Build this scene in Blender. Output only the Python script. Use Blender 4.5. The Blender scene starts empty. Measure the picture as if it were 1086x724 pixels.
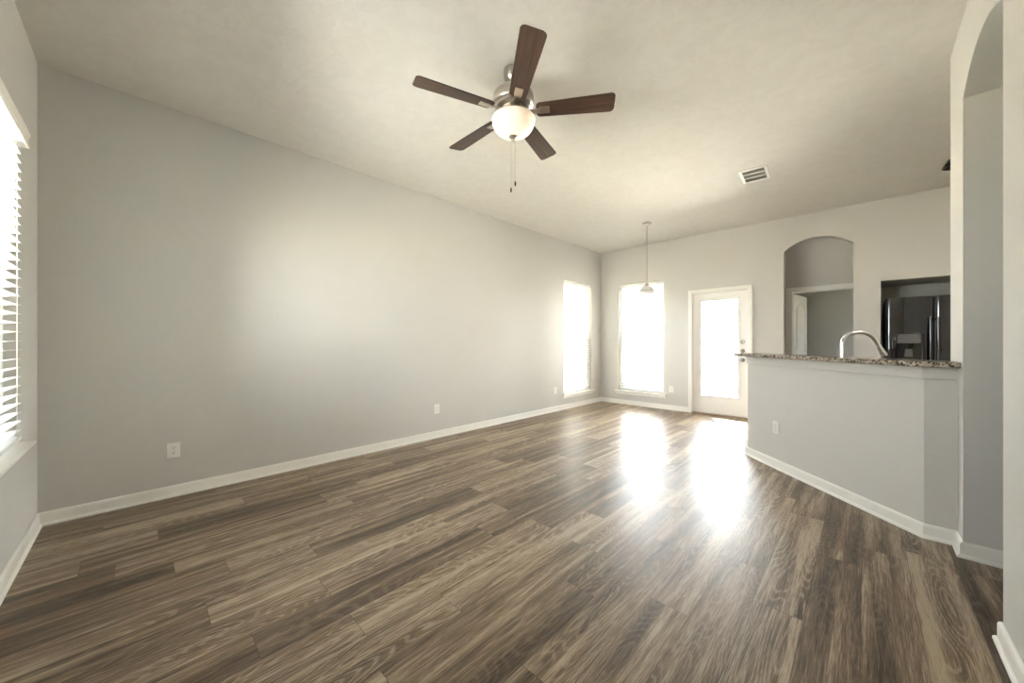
import bpy, bmesh, math, random
from mathutils import Vector, Matrix

# ------------------------------------------------------------------ camera, sky, sun, exposure
SC = bpy.context.scene
COL = SC.collection
H = 3.048                                   # ceiling height
EYE = 1.21

cam = bpy.data.cameras.new('camera')
cam.sensor_width = 36.0
cam.lens = 36.0 * 384.0 / 1086.0
cam.shift_y = 1.0 / 1086.0
cam.clip_start = 0.02
cam.clip_end = 300
co = bpy.data.objects.new('camera', cam)
COL.objects.link(co)
co.location = (0, 0, EYE)
co.rotation_euler = (math.radians(90), 0, math.radians(44.2))
SC.camera = co

SC.view_settings.view_transform = 'Standard'
SC.view_settings.look = 'None'
SC.view_settings.gamma = 1.0
SC.view_settings.use_curve_mapping = False
SC.view_settings.exposure = 2.8

SKY = 5.8
world = bpy.data.worlds.new('sky')
SC.world = world
world.use_nodes = True
bg = world.node_tree.nodes['Background']
bg.inputs[0].default_value = (0.96, 0.98, 1.0, 1)
bg.inputs[1].default_value = SKY

sun = bpy.data.lights.new('sun', 'SUN')
sun.energy = 64.0
sun.angle = math.radians(0.6)
sun.color = (1.0, 0.985, 0.96)
so = bpy.data.objects.new('sun', sun)
COL.objects.link(so)
so.rotation_euler = Vector((0.387, -0.594, -0.707)).to_track_quat('-Z', 'Y').to_euler()
so.location = (-3, 14, 10)

SC.cycles.max_bounces = 14
SC.cycles.diffuse_bounces = 8
SC.cycles.transparent_max_bounces = 24
SC.cycles.caustics_reflective = False
SC.cycles.caustics_refractive = False
SC.cycles.sample_clamp_indirect = 12.0


def portal(loc, direction, sx, sy):
    l = bpy.data.lights.new('window_portal', 'AREA')
    l.shape = 'RECTANGLE'
    l.size, l.size_y = sx, sy
    l.cycles.is_portal = True
    o = bpy.data.objects.new('window_portal', l)
    o.location = loc
    o.rotation_euler = Vector(direction).to_track_quat('-Z', 'Z').to_euler()
    COL.objects.link(o)


portal((-3.06, 6.86, 1.31), (0, -1, 0), 0.95, 2.15)      # far window
portal((-1.72, 6.86, 1.10), (0, -1, 0), 0.62, 1.70)      # glazed door
portal((-4.11, 5.82, 1.31), (1, 0, 0), 0.98, 2.15)       # left window
portal((-2.55, -0.68, 1.50), (0, 1, 0), 1.02, 1.75)      # near window
portal((-1.77, -0.68, 1.42), (0, 1, 0), 0.50, 1.92)       # added near window, unseen
portal((1.46, 8.09, 1.45), (-1, 0, 0), 0.20, 0.92)        # back room window


def area(name, loc, direction, sx, sy, watts, color):
    l = bpy.data.lights.new(name, 'AREA')
    l.shape = 'RECTANGLE'
    l.size, l.size_y = sx, sy
    l.energy = watts
    l.color = color
    o = bpy.data.objects.new(name, l)
    o.location = loc
    o.rotation_euler = Vector(direction).to_track_quat('-Z', 'Z').to_euler()
    COL.objects.link(o)


# added fill: two lamps outside the near windows, one each over kitchen and passage
area('outdoor_fill', (0.6, -3.5, 1.3), (-0.84, 0.53, 0.10), 8.0, 2.4, 165.0, (0.965, 0.98, 1.0))
area('low_outdoor_fill', (-2.1, -2.7, 0.0), (-0.1, 0.6, 0.8), 3.4, 2.2, 240.0, (0.965, 0.98, 1.0))
area('kitchen_fill', (1.45, 4.9, H - 0.03), (0, 0, -1), 0.5, 1.2, 3.0, (1.0, 0.91, 0.77))
area('passage_fill', (-0.5, 7.15, H - 0.03), (0, 0, -1), 0.25, 0.25, 0.12, (1.0, 0.93, 0.82))


# ------------------------------------------------------------------ node helpers
class G:
    def __init__(self, name):
        self.m = bpy.data.materials.new(name)
        self.m.use_nodes = True
        self.t = self.m.node_tree
        self.t.nodes.clear()
        self.out = self.t.nodes.new('ShaderNodeOutputMaterial')

    def node(self, typ, ins=None, **props):
        n = self.t.nodes.new(typ)
        for k, v in props.items():
            setattr(n, k, v)
        for k, v in (ins or {}).items():
            self.put(n.inputs[k], v)
        return n

    def put(self, sock, v):
        if isinstance(v, bpy.types.NodeSocket):
            self.t.links.new(v, sock)
        else:
            if isinstance(v, (tuple, list)) and sock.type == 'RGBA' and len(v) == 3:
                v = (*v, 1)
            sock.default_value = v

    def math(self, op, a, b=0.0, c=None):
        n = self.t.nodes.new('ShaderNodeMath')
        n.operation = op
        self.put(n.inputs[0], a)
        self.put(n.inputs[1], b)
        if c is not None:
            self.put(n.inputs[2], c)
        return n.outputs[0]

    def mix(self, f, a, b, blend='MIX'):
        n = self.t.nodes.new('ShaderNodeMix')
        n.data_type = 'RGBA'
        n.blend_type = blend
        self.put(n.inputs[0], f)
        self.put(n.inputs[6], a)
        self.put(n.inputs[7], b)
        return n.outputs[2]

    def ramp(self, f, stops):
        n = self.t.nodes.new('ShaderNodeValToRGB')
        e = n.color_ramp.elements
        while len(e) < len(stops):
            e.new(0.5)
        for el, (p, c) in zip(e, stops):
            el.position = p
            el.color = (c, c, c, 1) if isinstance(c, (int, float)) else (*c, 1)
        self.put(n.inputs[0], f)
        return n.outputs[0]

    def pos(self):
        return self.node('ShaderNodeNewGeometry').outputs['Position']

    def objco(self):
        return self.node('ShaderNodeTexCoord').outputs['Object']

    def noise(self, vec, scale, detail=3, rough=0.5, dist=0.0, color=False):
        n = self.node('ShaderNodeTexNoise', {'Vector': vec, 'Scale': scale, 'Detail': detail,
                                             'Roughness': rough, 'Distortion': dist})
        return n.outputs[1 if color else 0]

    def bump(self, h, strength, dist):
        return self.node('ShaderNodeBump', {'Height': h, 'Strength': strength, 'Distance': dist}).outputs[0]

    def principled(self, base, rough=0.5, metal=0.0, normal=None, **kw):
        ins = {'Base Color': base, 'Roughness': rough, 'Metallic': metal}
        ins.update(kw)
        if normal is not None:
            ins['Normal'] = normal
        n = self.node('ShaderNodeBsdfPrincipled', ins)
        return n.outputs[0]

    def done(self, shader):
        self.t.links.new(shader, self.out.inputs[0])
        return self.m


def srgb(r, g, b):
    f = lambda v: (v / 255 / 12.92) if v / 255 <= 0.04045 else ((v / 255 + 0.055) / 1.055) ** 2.4
    return (f(r), f(g), f(b))


M = {}


def plain(name, col, rough=0.5, metal=0.0, wear=0.04, **kw):
    g = G(name)
    n = g.noise(g.objco(), 9.0, 3)
    c = g.mix(n, tuple(v * (1 - wear) for v in col), tuple(min(1, v * (1 + wear)) for v in col))
    M[name] = g.done(g.principled(c, rough, metal, **kw))
    return M[name]


WALL = srgb(201, 199, 195)


def wall_mat():
    g = G('wall_paint')
    p = g.pos()
    h = g.noise(p, 85, 3, 0.55)
    h2 = g.noise(p, 30, 2, 0.5)
    v = g.noise(p, 1.3, 2)
    c = g.mix(v, tuple(x * 0.985 for x in WALL), tuple(x * 1.015 for x in WALL))
    hh = g.math('ADD', g.math('MULTIPLY', h, 0.7), g.math('MULTIPLY', h2, 0.5))
    M['wall'] = g.done(g.principled(c, 0.72, normal=g.bump(hh, 0.35, 0.004), **{'Specular IOR Level': 0.3}))


def ceiling_mat():
    g = G('ceiling_paint')
    p = g.pos()
    n = g.noise(p, 9, 4, 0.62, 0.8)
    k = g.ramp(n, [(0.44, 0.0), (0.56, 1.0)])
    n2 = g.noise(p, 45, 3, 0.6)
    hh = g.math('ADD', k, g.math('MULTIPLY', n2, 0.6))
    base = srgb(206, 203, 197)
    c = g.mix(k, tuple(x * 0.965 for x in base), base)
    M['ceiling'] = g.done(g.principled(c, 0.85, normal=g.bump(hh, 0.2, 0.003), **{'Specular IOR Level': 0.2}))


def floor_mat():
    g = G('oak_plank_floor')
    sep = g.node('ShaderNodeSeparateXYZ', {0: g.pos()})
    X, Y = sep.outputs[0], sep.outputs[1]
    W, L = 0.182, 1.22
    px = g.math('DIVIDE', g.math('ADD', X, 20.03), W)
    row = g.math('FLOOR', px)
    fx = g.math('FRACT', px)
    r1 = g.node('ShaderNodeTexWhiteNoise', {'W': row}, noise_dimensions='1D').outputs[0]
    py = g.math('DIVIDE', g.math('ADD', g.math('ADD', Y, 20.0), g.math('MULTIPLY', r1, L)), L)
    col = g.math('FLOOR', py)
    fy = g.math('FRACT', py)
    idv = g.node('ShaderNodeCombineXYZ', {0: row, 1: col}).outputs[0]
    wn = g.node('ShaderNodeTexWhiteNoise', {'Vector': idv}, noise_dimensions='2D')
    rid, rcol = wn.outputs[0], wn.outputs[1]
    rs = g.node('ShaderNodeSeparateXYZ', {0: rcol})
    ra, rb = rs.outputs[0], rs.outputs[1]
    # board-local coordinates, stretched along the board
    u = g.math('ADD', X, g.math('MULTIPLY', rid, 31.0))
    v = g.math('ADD', Y, g.math('MULTIPLY', ra, 57.0))

    def vec(sx, sy, z=rb):
        return g.node('ShaderNodeCombineXYZ', {0: g.math('MULTIPLY', u, sx), 1: g.math('MULTIPLY', v, sy), 2: g.math('MULTIPLY', z, 9.0)}).outputs[0]
    streak = g.noise(vec(17, 0.75), 1.0, 3, 0.55, 0.25)
    fine = g.noise(vec(230, 6.5), 1.0, 4, 0.7)
    pore = g.noise(vec(300, 16), 1.0, 2, 0.6)
    # cathedral grain: contour lines of a stretched field
    fld = g.noise(vec(6.5, 0.95), 1.0, 1.5, 0.45, 0.1)
    rings = g.math('SINE', g.math('MULTIPLY', fld, 185.0))
    rline = g.ramp(g.math('ADD', g.math('MULTIPLY', rings, 0.5), 0.5), [(0.55, 0.0), (0.92, 1.0)])
    tone = g.math('ADD', g.math('ADD', g.math('MULTIPLY', streak, 1.35), -0.10), g.math('MULTIPLY', g.math('SUBTRACT', rid, 0.5), 0.26))
    tone = g.math('ADD', tone, g.math('MULTIPLY', g.math('SUBTRACT', fine, 0.5), 1.25))
    tone = g.math('SUBTRACT', tone, 0.08)
    base = g.ramp(tone, [(0.20, srgb(70, 56, 43)), (0.42, srgb(108, 90, 72)),
                         (0.58, srgb(136, 117, 96)), (0.80, srgb(184, 166, 142))])
    lime = g.math('MULTIPLY', rline, g.ramp(pore, [(0.42, 0.1), (0.58, 1.0)]))
    lime = g.math('MULTIPLY', lime, g.math('ADD', g.math('MULTIPLY', g.ramp(ra, [(0.35, 0.0), (0.75, 1.0)]), 0.5), 0.14))
    base = g.mix(lime, base, srgb(190, 176, 155))
    base = g.mix(g.math('MULTIPLY', g.ramp(pore, [(0.56, 0.0), (0.72, 1.0)]), 0.28), base, srgb(62, 50, 40))
    # seams
    ex = g.math('MINIMUM', fx, g.math('SUBTRACT', 1.0, fx))
    ey = g.math('MINIMUM', fy, g.math('SUBTRACT', 1.0, fy))
    sx = g.math('LESS_THAN', ex, 0.007)
    sy = g.math('LESS_THAN', ey, 0.0011)
    seam = g.math('MAXIMUM', sx, sy)
    base = g.mix(g.math('MULTIPLY', seam, 0.55), base, srgb(58, 48, 40))
    hgt = g.math('SUBTRACT', g.math('ADD', g.math('MULTIPLY', fine, 0.5), g.math('MULTIPLY', rline, 0.25)), seam)
    rough = g.math('ADD', 0.29, g.math('MULTIPLY', fine, 0.18))
    M['floor'] = g.done(g.principled(base, rough, normal=g.bump(hgt, 0.22, 0.0012), **{'Specular IOR Level': 0.37}))


def granite_mat():
    g = G('speckled_granite')
    p = g.pos()
    v = g.node('ShaderNodeTexVoronoi', {'Vector': p, 'Scale': 95.0}).outputs['Color']
    vs = g.node('ShaderNodeSeparateXYZ', {0: v}).outputs[0]
    n = g.noise(p, 38, 4, 0.65)
    t = g.math('ADD', g.math('MULTIPLY', vs, 0.55), g.math('MULTIPLY', n, 0.6))
    c = g.ramp(t, [(0.32, srgb(48, 43, 40)), (0.46, srgb(102, 92, 82)), (0.62, srgb(146, 136, 123)), (0.85, srgb(178, 170, 158))])
    M['granite'] = g.done(g.principled(c, 0.16))


def glass_mat():
    g = G('window_glass')
    fr = g.node('ShaderNodeFresnel', {'IOR': 1.45}).outputs[0]
    tr = g.node('ShaderNodeBsdfTransparent', {'Color': (0.96, 0.975, 0.97)}).outputs[0]
    gl = g.node('ShaderNodeBsdfGlossy', {'Roughness': 0.02}).outputs[0]
    M['glass'] = g.done(g.node('ShaderNodeMixShader', {0: g.math('MULTIPLY', fr, 0.9), 1: tr, 2: gl}).outputs[0])
    g = G('insect_screen')
    tr = g.node('ShaderNodeBsdfTransparent', {'Color': (1, 1, 1)}).outputs[0]
    df = g.node('ShaderNodeBsdfDiffuse', {'Color': (0.05, 0.05, 0.05)}).outputs[0]
    w = g.node('ShaderNodeTexChecker', {'Vector': g.objco(), 'Scale': 900.0}).outputs[1]
    M['screen'] = g.done(g.node('ShaderNodeMixShader', {0: g.math('ADD', 0.2, g.math('MULTIPLY', w, 0.08)), 1: tr, 2: df}).outputs[0])


def translucent_mat(key, name, col, amount, rough=0.4):
    g = G(name)
    n = g.noise(g.objco(), 6, 3)
    c = g.mix(n, tuple(v * 0.97 for v in col), col)
    a = g.principled(c, rough)
    b = g.node('ShaderNodeBsdfTranslucent', {'Color': c}).outputs[0]
    M[key] = g.done(g.node('ShaderNodeMixShader', {0: amount, 1: a, 2: b}).outputs[0])


def wood_blade_mat():
    g = G('walnut_blade')
    sp = g.node('ShaderNodeSeparateXYZ', {0: g.objco()})
    vv = g.node('ShaderNodeCombineXYZ', {0: g.math('MULTIPLY', sp.outputs[0], 2.5), 1: g.math('MULTIPLY', sp.outputs[1], 60), 2: sp.outputs[2]}).outputs[0]
    n = g.noise(vv, 1.0, 5, 0.6, 0.4)
    c = g.ramp(n, [(0.3, srgb(48, 35, 28)), (0.55, srgb(78, 56, 44)), (0.75, srgb(102, 74, 57))])
    M['blade'] = g.done(g.principled(c, 0.32))


def bowl_mat():
    g = G('frosted_lamp_glass')
    c = g.mix(g.noise(g.objco(), 14, 3), (0.72, 0.69, 0.65), (0.78, 0.75, 0.71))
    a = g.principled(c, 0.25)
    b = g.node('ShaderNodeBsdfTranslucent', {'Color': c}).outputs[0]
    M['bowl'] = g.done(g.node('ShaderNodeMixShader', {0: 0.35, 1: a, 2: b}).outputs[0])
    g = G('lamp_bulb')
    c = g.mix(g.noise(g.objco(), 5, 1), (1.0, 0.86, 0.68), (1.0, 0.9, 0.75))
    M['bulb'] = g.done(g.node('ShaderNodeEmission', {0: c, 1: 4.0}).outputs[0])


def grass_mat():
    g = G('dry_lawn')
    p = g.pos()
    n = g.noise(p, 1.2, 5, 0.7)
    n2 = g.noise(p, 40, 3, 0.7)
    t = g.math('ADD', g.math('MULTIPLY', n, 0.6), g.math('MULTIPLY', n2, 0.4))
    c = g.ramp(t, [(0.3, srgb(132, 128, 108)), (0.7, srgb(186, 178, 158))])
    M['lawn'] = g.done(g.principled(c, 0.95))


def fence_mat():
    g = G('weathered_fence')
    sp = g.node('ShaderNodeSeparateXYZ', {0: g.pos()})
    b = g.math('FLOOR', g.math('MULTIPLY', sp.outputs[0], 1 / 0.145))
    r = g.node('ShaderNodeTexWhiteNoise', {'W': b}, noise_dimensions='1D').outputs[0]
    vv = g.node('ShaderNodeCombineXYZ', {0: g.math('MULTIPLY', sp.outputs[0], 30), 1: r, 2: g.math('MULTIPLY', sp.outputs[2], 1.5)}).outputs[0]
    n = g.noise(vv, 1.0, 4)
    t = g.math('ADD', g.math('MULTIPLY', r, 0.5), g.math('MULTIPLY', n, 0.5))
    c = g.ramp(t, [(0.2, srgb(120, 112, 104)), (0.8, srgb(178, 168, 156))])
    M['fence'] = g.done(g.principled(c, 0.9))


wall_mat(); ceiling_mat(); floor_mat(); granite_mat(); glass_mat(); wood_blade_mat(); bowl_mat(); grass_mat(); fence_mat()
translucent_mat('slat', 'blind_slat_white', (0.82, 0.82, 0.81), 0.30)
translucent_mat('shade', 'alabaster_shade', (0.84, 0.83, 0.81), 0.12, 0.2)
plain('trim', srgb(232, 230, 225), 0.38, wear=0.015)
plain('door', srgb(230, 228, 224), 0.35, wear=0.015)
plain('vinyl', srgb(228, 228, 226), 0.4, wear=0.02)
plain('plastic', srgb(233, 232, 228), 0.3, wear=0.01)
plain('slot', srgb(40, 38, 36), 0.5)
plain('nickel', srgb(190, 184, 176), 0.28, 1.0)
plain('satin_dark', srgb(128, 124, 120), 0.3, 1.0)
plain('chrome', srgb(240, 241, 243), 0.05, 1.0)
plain('gap', srgb(160, 156, 150), 0.8)
plain('vent_dark', srgb(172, 168, 160), 0.7)
plain('threshold', srgb(140, 112, 86), 0.45)
plain('black_gloss', srgb(84, 84, 86), 0.05, 1.0, wear=0.06)
plain('black_satin', srgb(22, 22, 23), 0.35, wear=0.1)
plain('panel_grey', srgb(112, 112, 114), 0.3, 0.4)
plain('dark_metal', srgb(34, 30, 27), 0.4, 0.6)
plain('cabinet', srgb(222, 219, 212), 0.45)
plain('steel', srgb(180, 181, 183), 0.25, 1.0)
plain('cord', srgb(205, 203, 198), 0.6)
plain('concrete', srgb(205, 200, 190), 0.9, wear=0.08)
plain('brick', srgb(170, 150, 138), 0.9, wear=0.12)
plain('shingle', srgb(120, 114, 110), 0.95, wear=0.15)
plain('bark', srgb(92, 80, 70), 0.95, wear=0.2)
plain('leaf', srgb(104, 116, 78), 0.8, wear=0.25)


# ------------------------------------------------------------------ mesh helpers
def obj(name, bm, mat, parent=None, smooth=False, kind=None):
    bmesh.ops.recalc_face_normals(bm, faces=bm.faces)
    me = bpy.data.meshes.new(name)
    bm.to_mesh(me)
    bm.free()
    o = bpy.data.objects.new(name, me)
    COL.objects.link(o)
    if mat:
        me.materials.append(M[mat])
    if smooth:
        for p in me.polygons:
            p.use_smooth = True
        if smooth == 'auto':
            a = math.radians(40)
            bm2 = bmesh.new(); bm2.from_mesh(me)
            for e in bm2.edges:
                if len(e.link_faces) == 2 and e.calc_face_angle(0) > a:
                    e.smooth = False
            bm2.to_mesh(me); bm2.free()
    if parent:
        o.parent = parent
    if kind:
        o['kind'] = kind
    return o


def empty(name, loc, label, cat, group=None, rz=0.0):
    o = bpy.data.objects.new(name, None)
    o.empty_display_size = 0.1
    COL.objects.link(o)
    o.location = loc
    o.rotation_euler = (0, 0, rz)
    return tag(o, label, cat, group)


def tag(o, label, cat, group=None):
    o['label'] = label
    o['category'] = cat
    if group:
        o['group'] = group
    return o


def box(bm, x0, x1, y0, y1, z0, z1, bev=0.0, seg=2):
    vs = [bm.verts.new((x, y, z)) for x in (x0, x1) for y in (y0, y1) for z in (z0, z1)]
    F = [(0, 1, 3, 2), (4, 6, 7, 5), (0, 4, 5, 1), (2, 3, 7, 6), (0, 2, 6, 4), (1, 5, 7, 3)]
    fs = [bm.faces.new([vs[i] for i in f]) for f in F]
    if bev:
        es = list({e for f in fs for e in f.edges})
        bmesh.ops.bevel(bm, geom=es, offset=bev, segments=seg, profile=0.5, affect='EDGES')
    return bm


def nb(*args, **kw):
    return box(bmesh.new(), *args, **kw)


def prism(bm, pts, lo, hi, axis='z', bev=0.0):
    def p3(a, b, c):
        return {'z': (a, b, c), 'y': (a, c, b), 'x': (c, a, b)}[axis]
    n = len(pts)
    A = [bm.verts.new(p3(a, b, lo)) for a, b in pts]
    B = [bm.verts.new(p3(a, b, hi)) for a, b in pts]
    fs = [bm.faces.new(A), bm.faces.new(B)]
    for i in range(n):
        fs.append(bm.faces.new((A[i], A[(i + 1) % n], B[(i + 1) % n], B[i])))
    if bev:
        es = list({e for f in fs[:2] for e in f.edges})
        bmesh.ops.bevel(bm, geom=es, offset=bev, segments=2, profile=0.5, affect='EDGES')
    return bm


def lathe(bm, prof, c=(0, 0, 0), seg=40, axis='z', closed=False):
    """prof: list of (r, h)"""
    rings = []
    for r, h in prof:
        ring = []
        if r < 1e-6:
            p = {'z': (c[0], c[1], c[2] + h), 'y': (c[0], c[1] + h, c[2]), 'x': (c[0] + h, c[1], c[2])}[axis]
            ring = [bm.verts.new(p)] * seg
        else:
            for i in range(seg):
                a = 2 * math.pi * i / seg
                ca, sa = r * math.cos(a), r * math.sin(a)
                p = {'z': (c[0] + ca, c[1] + sa, c[2] + h), 'y': (c[0] + ca, c[1] + h, c[2] + sa), 'x': (c[0] + h, c[1] + ca, c[2] + sa)}[axis]
                ring.append(bm.verts.new(p))
        rings.append(ring)
    idx = list(range(len(rings) - 1)) + ([-1] if closed else [])
    for k in idx:
        A, B = rings[k], rings[(k + 1) % len(rings)]
        for i in range(seg):
            q = [A[i], A[(i + 1) % seg], B[(i + 1) % seg], B[i]]
            u = []
            for v in q:
                if v not in u:
                    u.append(v)
            if len(u) >= 3:
                try:
                    bm.faces.new(u)
                except ValueError:
                    pass
    return bm


def tube(bm, path, rad, seg=12, cap=True):
    path = [Vector(p) for p in path]
    rr = rad if isinstance(rad, (list, tuple)) else [rad] * len(path)
    rings = []
    up = None
    for i, p in enumerate(path):
        t = (path[min(i + 1, len(path) - 1)] - path[max(i - 1, 0)]).normalized()
        if up is None:
            up = Vector((0, 0, 1)) if abs(t.z) < 0.9 else Vector((1, 0, 0))
        a = t.cross(up).normalized()
        b = a.cross(t).normalized()
        up = b
        rings.append([bm.verts.new(p + rr[i] * (math.cos(2 * math.pi * k / seg) * a + math.sin(2 * math.pi * k / seg) * b)) for k in range(seg)])
    for A, B in zip(rings, rings[1:]):
        for k in range(seg):
            bm.faces.new((A[k], A[(k + 1) % seg], B[(k + 1) % seg], B[k]))
    if cap:
        bm.faces.new(rings[0]); bm.faces.new(rings[-1])
    return bm


def spline(pts, n=8):
    P = [Vector(p) for p in pts]
    P = [2 * P[0] - P[1]] + P + [2 * P[-1] - P[-2]]
    out = []
    for i in range(1, len(P) - 2):
        for k in range(n):
            t = k / n
            out.append(0.5 * ((2 * P[i]) + (P[i + 1] - P[i - 1]) * t + (2 * P[i - 1] - 5 * P[i] + 4 * P[i + 1] - P[i + 2]) * t * t
                              + (3 * P[i] - P[i - 1] - 3 * P[i + 1] + P[i + 2]) * t ** 3))
    out.append(P[-2])
    return out


def arc_z(t, spring, rise):                 # t in 0..1 across the opening; segmental arch
    hc = 0.5
    k = rise / 1.0
    R = (hc * hc + k * k) / (2 * k)
    x = t - 0.5
    return spring + math.sqrt(R * R - x * x) - (R - k)


def wall(name, axis, t0, t1, u0, u1, v0, v1, holes=(), arches=(), mat='wall'):
    """solid wall with rectangular holes (u0,u1,v0,v1) and arched ones (u0,u1,v0,spring,rise)"""
    bm = bmesh.new()
    hs = list(holes) + [(a[0], a[1], a[2], a[3] + a[4]) for a in arches]
    us = sorted({u0, u1, *[h[0] for h in hs], *[h[1] for h in hs]})
    vs = sorted({v0, v1, *[h[2] for h in hs], *[h[3] for h in hs]})

    def P(u, v, t):
        return (t, u, v) if axis == 'x' else (u, t, v)

    def quad(a, b, c, d):
        bm.faces.new([bm.verts.new(p) for p in (a, b, c, d)])

    def solid(i, j):
        if i < 0 or j < 0 or i >= len(us) - 1 or j >= len(vs) - 1:
            return False
        cu, cv = (us[i] + us[i + 1]) / 2, (vs[j] + vs[j + 1]) / 2
        return not any(h[0] < cu < h[1] and h[2] < cv < h[3] for h in hs)
    for i in range(len(us) - 1):
        for j in range(len(vs) - 1):
            if not solid(i, j):
                continue
            a, b, c, d = us[i], us[i + 1], vs[j], vs[j + 1]
            for t in (t0, t1):
                quad(P(a, c, t), P(b, c, t), P(b, d, t), P(a, d, t))
            if not solid(i - 1, j): quad(P(a, c, t0), P(a, d, t0), P(a, d, t1), P(a, c, t1))
            if not solid(i + 1, j): quad(P(b, c, t0), P(b, d, t0), P(b, d, t1), P(b, c, t1))
            if not solid(i, j - 1): quad(P(a, c, t0), P(b, c, t0), P(b, c, t1), P(a, c, t1))
            if not solid(i, j + 1): quad(P(a, d, t0), P(b, d, t0), P(b, d, t1), P(a, d, t1))
    for (a, b, c, s, r) in arches:
        N = 36
        w = b - a
        z = lambda k: arc_z(k / N, 0, r / w) * w + s
        for k in range(N):
            ua, ub = a + w * k / N, a + w * (k + 1) / N
            za, zb = z(k), z(k + 1)
            for t in (t0, t1):
                quad(P(ua, za, t), P(ub, zb, t), P(ub, s + r, t), P(ua, s + r, t))
            quad(P(ua, za, t0), P(ub, zb, t0), P(ub, zb, t1), P(ua, za, t1))
    bmesh.ops.remove_doubles(bm, verts=bm.verts, dist=1e-5)
    return obj(name, bm, mat, kind='structure')


BASE_PROF = [(0, 0), (0.024, 0), (0.023, 0.010), (0.017, 0.018), (0.013, 0.020), (0.013, 0.070), (0.010, 0.080), (0.004, 0.086), (0, 0.087)]


def baseboard(name, path, side=1):
    """profile swept along a floor path; the board lies to the `side` (left = 1) of the path, mitred at corners"""
    P = [Vector((x, y)) for x, y in path]
    bm = bmesh.new()
    rings = []
    for i, p in enumerate(P):
        d0 = (p - P[i - 1]).normalized() if i else (P[1] - p).normalized()
        d1 = (P[i + 1] - p).normalized() if i < len(P) - 1 else d0
        n0, n1 = Vector((-d0.y, d0.x)) * side, Vector((-d1.y, d1.x)) * side
        m = (n0 + n1)
        m = m / max(0.3, m.dot(n0))
        rings.append([bm.verts.new((p.x + m.x * o, p.y + m.y * o, z)) for o, z in BASE_PROF])
    k = len(BASE_PROF)
    for A, B in zip(rings, rings[1:]):
        for j in range(k):
            bm.faces.new((A[j], A[(j + 1) % k], B[(j + 1) % k], B[j]))
    bm.faces.new(rings[0]); bm.faces.new(rings[-1])
    return obj(name, bm, 'trim', kind='structure')


# ------------------------------------------------------------------ the room
XL, YF, YN, XR = -3.90, 6.65, -0.47, 0.40
YP0, YP1 = 3.24, 3.65                           # the post / wall that closes the hall
XK = 2.60
PLAN = [(-4.05, -0.62), (XK + 0.15, -0.62), (XK + 0.15, 9.35), (-1.37, 9.35), (-1.37, YF + 0.15), (-4.05, YF + 0.15)]
obj('floor', prism(bmesh.new(), PLAN, -0.10, 0.0), 'floor', kind='structure')
obj('ceiling', prism(bmesh.new(), PLAN, H, H + 0.12), 'ceiling', kind='structure')

WL = (5.36, 6.28, 0.27, 2.35)                   # left window (y0,y1,z0,z1)
WF = (-3.505, -2.612, 0.27, 2.35)               # far window (x0,x1,..)
WN = (-3.04, -2.10, 0.695, 2.25)                 # near window with blind
WN2 = (-1.98, -1.56, 0.50, 2.35)                # unseen near window, added and sized to let fill light in
DO = (-2.135, -1.30, 0.0, 2.055)                # back door opening
KA = (-0.854, -0.102, 0.0, 2.545, 0.155)        # arched kitchen opening
NI = (0.154, 1.10, 0.0, 2.0)                    # refrigerator niche
RA = (2.415, 3.24, 0.0, 2.585, 0.112)              # arched opening on the right

wall('wall_left', 'x', XL - 0.15, XL, YN - 0.15, YF + 0.15, 0, H, [WL])
wall('wall_far', 'y', YF, YF + 0.15, XL, XK, 0, H, [WF, DO, NI], [KA])
wall('wall_near', 'y', YN - 0.15, YN, XL, XK, 0, H, [WN, WN2])
wall('wall_right', 'x', XR, XR + 0.15, YN, YP0, 0, H, (), [RA])
wall('wall_post', 'y', YP0, YP1, XR, XK, 0, H)
wall('wall_hall', 'x', XK, XK + 0.15, YN - 0.15, YF + 0.15, 0, H)

# spaces behind the far wall: fridge niche, passage, back room
nbm = bmesh.new()
box(nbm, 0.004, 0.154, YF + 0.15, 7.50, 0, 2.15)
box(nbm, 1.10, 1.25, YF + 0.15, 7.50, 0, 2.15)
box(nbm, 0.154, 1.10, 7.42, 7.50, 0, 2.15)
box(nbm, 0.154, 1.10, YF + 0.15, 7.42, 2.0, 2.15)
obj('wall_niche', nbm, 'wall', kind='structure')
YD = 7.60
wall('wall_passage', 'y', YD, YD + 0.12, -1.25, 1.45, 0, H, [(-0.87, -0.02, 0, 2.05)])
wall('wall_passage_left', 'x', -1.25, -1.13, YF + 0.15, YD, 0, H)
wall('wall_passage_right', 'x', 0.0, 0.004, YF + 0.15, YD, 0, H)
wall('wall_back_left', 'x', -1.37, -1.25, YD, 9.2, 0, H)
wall('wall_back', 'y', 9.2, 9.35, -1.37, 1.55, 0, H)
wall('wall_back_right', 'x', 1.30, 1.42, YD + 0.12, 9.2, 0, H, [(8.0, 8.18, 1.0, 1.9)])
obj('window_5', nb(1.35, 1.36, 8.0, 8.18, 1.0, 1.9), 'glass', kind='structure')

# kitchen half wall (raised bar): 45 degree run, then a short run into the post
P2 = (0.267, 3.40)
P1 = (-0.898, 4.565)
q = 0.7071
TH = 0.15


def off(p, along, inward):                       # along the 45 degree run towards its free end, inward = to the kitchen
    return (p[0] - along * q + inward * q, p[1] + along * q + inward * q)


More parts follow.
